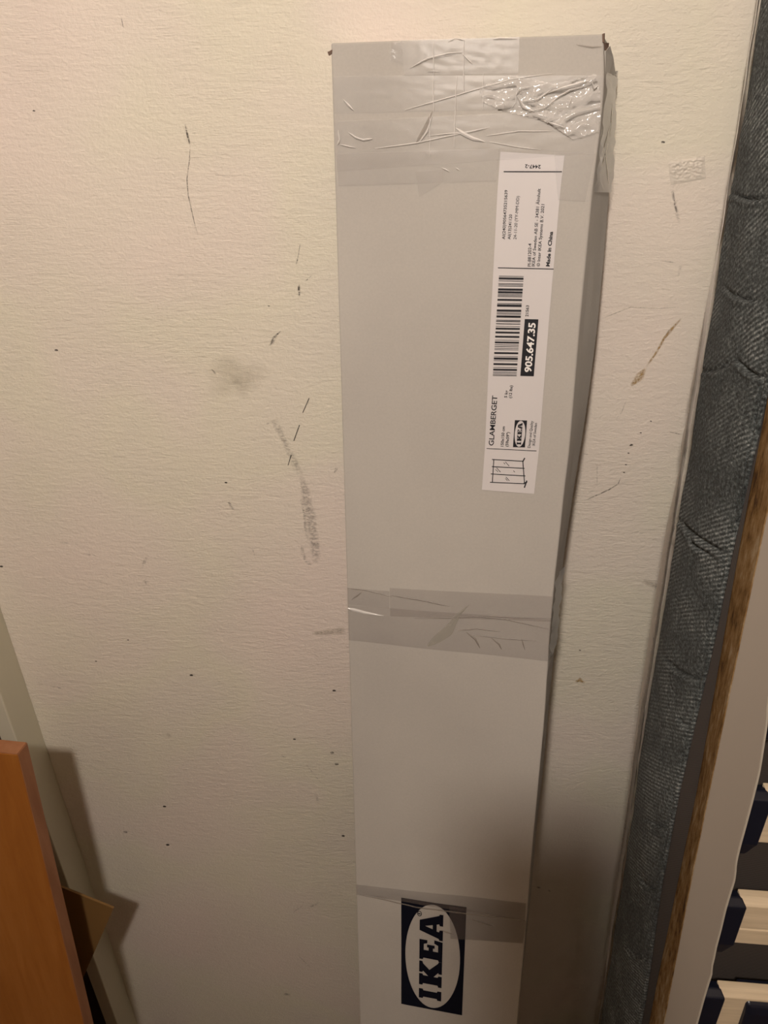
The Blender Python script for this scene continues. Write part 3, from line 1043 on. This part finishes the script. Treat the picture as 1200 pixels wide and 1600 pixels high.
creases = [(1150, 562, 1200, 592, 1.0), (1063, 815, 1142, 868, 1.0), (1090, 580, 1150, 563, .5), (1040, 1030, 1100, 1064, .8), (1012, 1282, 1048, 1291, 1.0), (1000, 1370, 1030, 1391, 1.0),
           (980, 1480, 1008, 1492, .9), (1075, 830, 1110, 868, .7), (1060, 1120, 1085, 1134, .7), (1130, 450, 1190, 470, .6), (1140, 300, 1198, 310, .6)]


def build_fabric():
    secs = []
    M_ = 32
    for i in range(NZ + 1):
        z = Z_TOP + (.04 - Z_TOP) * i / NZ
        yb_ = lean_y(z, .0205); yf = lean_y(z, .0205 + THB - .003)
        xb, xs = back_x(z), seam_x(z)
        s = []
        for j in range(M_ + 1):
            a = j / M_
            y = yb_ + (yf - yb_) * a
            x = xb + (xs - xb) * a - .0075 * math.sin(math.pi * a) ** .6
            if a < .1: x += .007 * (1 - a / .1) ** 2
            p = Vector((x, y, z))
            px, py = project(p)
            h = .0014 * noise.noise(Vector((y * 22, z * 14, 2))) + .0009 * noise.noise(Vector((y * 70, z * 45, 7)))
            for (x0, y0, x1, y1, g) in creases:
                dx, dy = x1 - x0, y1 - y0; l2 = dx * dx + dy * dy
                tt = ((px - x0) * dx + (py - y0) * dy) / l2
                if -.15 < tt < 1.15:
                    d = ((px - x0) * dy - (py - y0) * dx) / math.sqrt(l2) + 6 * math.sin(math.pi * tt)
                    en = math.sin(math.pi * min(1, max(0, (tt + .15) / 1.3)))
                    h += g * en * (-.0050 * math.exp(-(d / 2.6) ** 2) + .0024 * math.exp(-((d + 6) / 4) ** 2))
            p.x -= h
            s.append(p)
        s += [Vector((.93, yf, z)), Vector((.93, yb_, z)), Vector((xb + .02, yb_, z))]
        secs.append(s)
    vs, fs = loft(secs)
    o = obj('fabric_cover', vs, fs, M_FABRIC, bed, True)
    fix_normals(o)
    return o


def clampz(z): return z


build_fabric()
# dust cover: dark mesh stretched over the front, edge cord beside the fabric
vs, fs = [], []
for i in range(61):
    z = Z_TOP + (.04 - Z_TOP) * i / 60
    for x in (seam_x(z) - .0005, seam_x(z) + .03, .5, .93):
        vs.append(Vector((x, lean_y(z, .0205 + THB - .0015), z)))
for i in range(60):
    for j in range(3):
        k = i * 4 + j; fs.append((k, k + 1, k + 5, k + 4))
dc = obj('mesh_backing', vs, fs, M_MESH, bed)
secs = []
for i in range(121):
    z = Z_TOP + (.04 - Z_TOP) * i / 120
    c = Vector((seam_x(z) - .0002 + .0006 * noise.noise(Vector((z * 12, 0, 0))), lean_y(z, .0205 + THB - .001), z))
    secs.append([c + Vector((.0022 * math.cos(a), .0022 * math.sin(a), 0)) for a in [k * math.pi / 3 for k in range(6)]])
vs, fs = loft(secs)
obj('seam_piping', vs, fs, M_FABRIC, bed, True)
# brownish plastic film over the back corner
M_WRAP = film_material('plastic_wrap', (.33, .285, .24), .6, .4, 60, .3, .001, .4)
WEDGE = [(0, 1187), (100, 1171), (190, 1162), (270, 1143), (300, 1145), (400, 1119), (500, 1099), (590, 1083), (605, 1079), (650, 1075), (690, 1064), (720, 1064), (800, 1046), (830, 1040), (900, 1029),
         (1000, 1013), (1060, 1004), (1090, 999), (1110, 998), (1150, 992), (1300, 974), (1400, 960), (1500, 948), (1600, 938)]
vs, fs = [], []
for i in range(101):
    py = -60 + 1760 * i / 100
    xp = interp(WEDGE, py)
    y = WALL_Y - .012
    p0 = at(xp, py, y)
    for _ in range(3):
        y = min(WALL_Y - .004, lean_y(p0.z, .016)); p0 = at(xp, py, y)
    z = p0.z
    vs.append(p0)
    for a in (.0, .03, .07):
        yy = lean_y(z, .0205 + THB * a)
        xx = back_x(z) + (seam_x(z) - back_x(z)) * a - .0075 * math.sin(math.pi * a) ** .6 - .0022 + .001 * noise.noise(Vector((z * 40, a * 9, 1)))
        vs.append(Vector((xx, yy, z)))
for i in range(100):
    for j in range(3):
        k = i * 4 + j; fs.append((k, k + 1, k + 5, k + 4))
obj('plastic_wrap', vs, fs, M_WRAP, bed, True)

# ------------------------------------------------------------------ slatted frame leaning on the base
frame = thing('slatted_frame', 'slatted bed frame with cream side rail, leaning in front of the dark mesh', 'bed frame')
OFF_B = .0205 + THB + .0005
OFF_F = OFF_B + .048
RB = [(620, 1200), (885, 1150), (1037, 1124), (1225, 1091), (1375, 1060), (1562, 1021), (1600, 1014)]       # back left edge seen in the photograph
RF = [(800, 1200), (1000, 1158), (1150, 1127), (1225, 1111.5), (1375, 1081), (1562, 1045), (1600, 1038)]                      # front left edge


def edge_tab(tab, off, n=16):
    r = []
    y0, y1 = tab[0][0], tab[-1][0]
    for k in range(n + 1):
        py = y0 + (y1 - y0) * k / n
        r.append(atl(interp(tab, py), py, off))
    # keep (z, x)
    return sorted([(p.z, p.x) for p in r])


TB = edge_tab(RB, OFF_B); TF = edge_tab(RF, OFF_F)


def lin(tab):      # straight fit of x against z
    n = len(tab); mz = sum(a for a, _ in tab) / n; mx = sum(b for _, b in tab) / n
    k = sum((a - mz) * (b - mx) for a, b in tab) / sum((a - mz) ** 2 for a, b in tab)

    def f(z):
        if tab[0][0] <= z <= tab[-1][0]: return interp(tab, z)
        e = tab[0] if z < tab[0][0] else tab[-1]
        return e[1] + k * (z - e[0])
    return f


xB, xF = lin(TB), lin(TF)
WAVY = [(1100, 1200), (1130, 1198.5), (1150, 1195.5), (1180, 1191), (1205, 1187), (1222, 1183), (1250, 1176), (1280, 1168), (1320, 1157), (1340, 1152), (1352, 1150), (1364, 1149.5), (1378, 1147),
        (1390, 1143), (1420, 1134), (1450, 1127), (1480, 1119), (1496, 1116), (1508, 1113), (1522, 1112), (1535, 1107.5), (1560, 1100), (1600, 1089)]
RW = edge_tab(WAVY, OFF_F, 120)
xRlin = lin(RW)
wav_lo, wav_hi = RW[0][0], RW[-1][0]


def xR(z):
    if wav_lo <= z <= wav_hi: return interp(RW, z)
    per = .1365
    zz = z
    while zz > wav_hi: zz -= per
    while zz < wav_lo: zz += per
    return xRlin(z) + interp(RW, zz) - xRlin(zz)


ZR0, ZR1 = .05, Z_TOP - .02
secs, secs2 = [], []
NR = 300
for i in range(NR + 1):
    z = ZR1 + (ZR0 - ZR1) * i / NR
    yb_, yf = lean_y(z, OFF_B), lean_y(z, OFF_F)
    r = xR(z)
    r2 = xF(z) + .040
    secs.append([Vector((xF(z), yf, z)), Vector((xF(z) + .002, yf + .002, z)), Vector((xF(z) + .014, yb_ - .020, z)), Vector((r2 - .006, yb_ - .020, z)), Vector((r - .0035, yf + .006, z)), Vector((r - .001, yf, z))])
    secs2.append([Vector((r - .0010, yf - .0006, z)), Vector((r - .0035, yf + .006, z)), Vector((r - .0015, yf + .007, z)), Vector((r + .0008, yf + .001, z)), Vector((r + .0003, yf - .0010, z))])
vs, fs = loft(secs)
rail = fix_normals(obj('side_rail', vs, fs, M_RAIL, frame))
rail['label'] = 'cream rail with a scalloped right edge'
vs, fs = loft(secs2)
fix_normals(obj('edge_band', vs, fs, M_RAILEDGE, rail))
# raw chipboard edge, its own piece along the left of the rail
secs = []
for i in range(201):
    z = ZR1 + (ZR0 - ZR1) * i / 200
    yb_, yf = lean_y(z, OFF_B), lean_y(z, OFF_F)
    a, b = xF(z) - .0004, xB(z)
    w_ = .0005 * noise.noise(Vector((z * 60, 1, 1)))
    secs.append([Vector((a, yf + .0012, z)), Vector((a + (b - a) * .5 + w_, (yf + yb_) / 2, z)), Vector((b, yb_, z)), Vector((b + .028, yb_, z)), Vector((b + .028, yf + .012, z)), Vector((a + .006, yf + .0012, z))])
vs, fs = loft(secs)
ce = fix_normals(obj('chipboard_edge', vs, fs, M_CHIP, frame))
ce['label'] = 'raw brown chipboard edge'

# slats: profile levels are (pixel y at the left end, offset from the wall plane)
PITCH_PX = [1222, 1388, 1530]


def slat_profile(kind):
    return kind


def slat(z_back_top, groove=False):
    """z: height of the upper back edge; profile of one slat, x from the holder to the far right"""
    sc = 1.0
    prof = [(OFF_F - .024, 0.0), (OFF_F - .018, -.001), (OFF_F - .0115, -.006), (OFF_F - .0115, -.054), (OFF_F - .015, -.056), (OFF_F - .024, -.056)]
    if groove:
        prof = prof[:3] + [(OFF_F - .0115, -.034), (OFF_F - .0140, -.0343), (OFF_F - .0140, -.0356), (OFF_F - .0115, -.0360)] + prof[3:]
    return [(o_, z_back_top + dz) for o_, dz in prof]


def slat_thing(zt, x0f, x1, groove=False):
    pr = slat_profile(slat(zt, groove))
    L = [Vector((x0f(z, o_), lean_y(z, o_), z)) for o_, z in pr]
    Rr = [Vector((x1, lean_y(z, o_) , z)) for o_, z in pr]
    vs, fs = loft([L, Rr])
    o = fix_normals(obj('slat', vs, fs, M_SLAT, frame))
    bevel_mod(o, .0008, 2)
    return o


# heights read off the photograph, the next ones follow at the same pitch
tops = [atl(1187, 1222, OFF_F - .024).z, atl(1148, 1388, OFF_F - .024).z, atl(1112, 1530, OFF_F - .024).z]
pitch = (tops[0] - tops[2]) / 2
for k in range(1, 6): tops.append(tops[2] - pitch * k)
tops = [t for t in tops if t > .12]
for k in range(1, 5): tops.append(tops[0] + pitch * k)


def cap_x(z, zt): return xF(z) + .052 + .004


for idx_, zt in enumerate(tops):
    e_l = lambda z, o_, zt=zt: xF(z) + .0520 + (.0035 if -.012 < z - zt < -.004 else .0) + (-.001 if z < zt - .04 else 0)
    slat_thing(zt, e_l, .93, groove=(idx_ == 1))
    # holder: dark plastic sleeve between rail and slat
    prof = [(OFF_F - .026, -.004), (OFF_F - .017, -.0015), (OFF_F - .0095, -.0055), (OFF_F - .0095, -.055), (OFF_F - .013, -.071), (OFF_F - .026, -.071)]
    L, R2 = [], []
    for o_, dz in prof:
        z = zt + dz
        L.append(Vector((xF(z) + .036, lean_y(z, o_), z)))
        xr = .0537 if dz > -.004 else .0572 if dz > -.01 else .0535 if dz > -.06 else .046
        R2.append(Vector((xF(z) + xr, lean_y(z, o_), z)))
    vs, fs = loft([L, R2])
    h_ = bevel_mod(fix_normals(obj('slat_holder', vs, fs, M_NAVY, frame)), .0015, 2)

# wide navy centre strap over the lower slat
zt = tops[2]
xs0 = atl(1160, 1545, OFF_F - .008).x + .009
prof = [(OFF_F - .030, -.003), (OFF_F - .020, -.0035), (OFF_F - .008, -.010), (OFF_F - .006, -.020), (OFF_F - .006, -.085), (OFF_F - .034, -.085)]
L = [Vector((xs0 + dx_, lean_y(zt + dz, o_), zt + dz)) for (o_, dz), dx_ in zip(prof, (-.006, -.004, .001, .0015, -.002, -.002))]
R2 = [Vector((xs0 + .07, lean_y(zt + dz, o_), zt + dz)) for o_, dz in prof]
vs, fs = loft([L, R2])
cs = bevel_mod(fix_normals(obj('centre_strap', vs, fs, M_NAVY, frame)), .003, 3)
cs['label'] = 'wide dark navy plastic sleeve over the lowest visible slat'

# ------------------------------------------------------------------ orange board, lower left
board = thing('wooden_board', 'orange-brown veneered board leaning at the lower left corner', 'board')
bk = WALL_Y - .152
PB = at(43, 1160, bk)                       # upper right back corner
PB2 = at(147, 1600, WALL_Y - .152 - .046)
BDn = (PB2 - PB).normalized()
sb = (PB.z - .004) / -BDn.z
bot = PB + BDn * sb
wdir = Vector((-1, .035, .012)).normalized()
nrm = wdir.cross(BDn).normalized()
if nrm.y > 0: nrm = -nrm
TH_B = .019
WB = .40


def board_part(name, u0, u1, h0, h1, m, top=0.0):
    ring = lambda p: [p + wdir * u0 + nrm * h0, p + wdir * u1 + nrm * h0, p + wdir * u1 + nrm * h1, p + wdir * u0 + nrm * h1]
    vs, fs = loft([ring(PB + BDn * top), ring(bot)])
    o = fix_normals(obj(name, vs, fs, m, board))
    return bevel_mod(o, .0009, 2)


board_part('board_face', .0008, WB, 0, TH_B, M_BOARD, .0006)
eb = board_part('edge_band', 0, .0008, .0004, TH_B - .0004, M_BOARDEDGE)
eb['label'] = 'paler reddish edge strip'
ring = lambda p: p
tp = [PB + wdir * .001 + nrm * .0004, PB + wdir * (WB - .001) + nrm * .0004, PB + wdir * (WB - .001) + nrm * (TH_B - .0004), PB + wdir * .001 + nrm * (TH_B - .0004)]
vs, fs = loft([[p - BDn * .0004 for p in tp], [p + BDn * .0006 for p in tp]])
fix_normals(obj('edge_band', vs, fs, M_BOARDEDGE, board))

# ------------------------------------------------------------------ hardboard sheet between board and wall
hy = WALL_Y - .118
tip = at(178, 1418, hy)
a1 = at(99, 1386, hy + .004)
a2 = at(131, 1525, hy - .012)
d1 = (a1 - tip).normalized(); d2 = (a2 - tip).normalized()
kk = (tip.z - .006) / -d2.z
far = tip + d2 * min(kk, .42)
p1 = tip + d1 * .26
p3 = Vector((p1.x, far.y, .006))
far.z = .006 if kk < .43 else far.z
pts = [tip, p1, p1 + (far - tip), far]
pts[2].z = max(pts[2].z, .0)
o = obj('hardboard_sheet', pts, [(0, 1, 2, 3)], M_HARD)
s = o.modifiers.new('solid', 'SOLIDIFY'); s.thickness = .003; s.offset = 0
tag(o, 'thin brown hardboard corner poking out behind the orange board', 'board')

# ------------------------------------------------------------------ ceiling lamp above and behind the camera
lamp = thing('pendant_lamp', 'bare warm bulb on a short cord under the ceiling', 'lamp')
me_, nt_, b_ = mat('bulb_glow', (1, .9, .8), .5)
b_.inputs['Emission Color'].default_value = (*LAMP_COLOR, 1)
b_.inputs['Emission Strength'].default_value = LAMP_STRENGTH
bm = bmesh.new(); bmesh.ops.create_uvsphere(bm, u_segments=20, v_segments=12, radius=LAMP_R)
for v in bm.verts: v.co += LAMP
objbm('bulb', bm, me_, lamp, True)
bm = bmesh.new(); bmesh.ops.create_cone(bm, cap_ends=True, segments=16, radius1=.014, radius2=.016, depth=.05)
for v in bm.verts: v.co += LAMP + Vector((0, 0, LAMP_R + .024))
objbm('socket', bm, M_PHONE, lamp)
bm = bmesh.new(); bmesh.ops.create_cone(bm, cap_ends=True, segments=8, radius1=.003, radius2=.003, depth=ZC - LAMP.z - LAMP_R - .045)
for v in bm.verts: v.co += Vector((LAMP.x, LAMP.y, (ZC + LAMP.z + LAMP_R + .045) / 2))
objbm('cord', bm, M_PHONE, lamp)

# ------------------------------------------------------------------ the phone that takes the picture, just behind the lens; it shades the parcel
phone = thing('smartphone', 'dark smartphone held up facing the wall, lens towards the parcel', 'phone')


def cam_pt(x, y, z): return CAM + Vector((RX.dot(Vector((x, y, z))), RY.dot(Vector((x, y, z))), RZ.dot(Vector((x, y, z)))))


def phone_part(name, x0, x1, y0, y1, z0, z1, m, bev):
    bm = box_bm(x0, x1, y0, y1, z0, z1, bev, 4)
    for v in bm.verts: v.co = cam_pt(*v.co)
    bmesh.ops.recalc_face_normals(bm, faces=bm.faces[:])
    return objbm(name, bm, m, phone)


phone_part('body', -.060, .012, -.014, .112, -.012, -.0045, M_PHONE, .003)
phone_part('screen', -.0565, .0085, -.0105, .1085, -.0128, -.0122, M_NAVY, .0002)
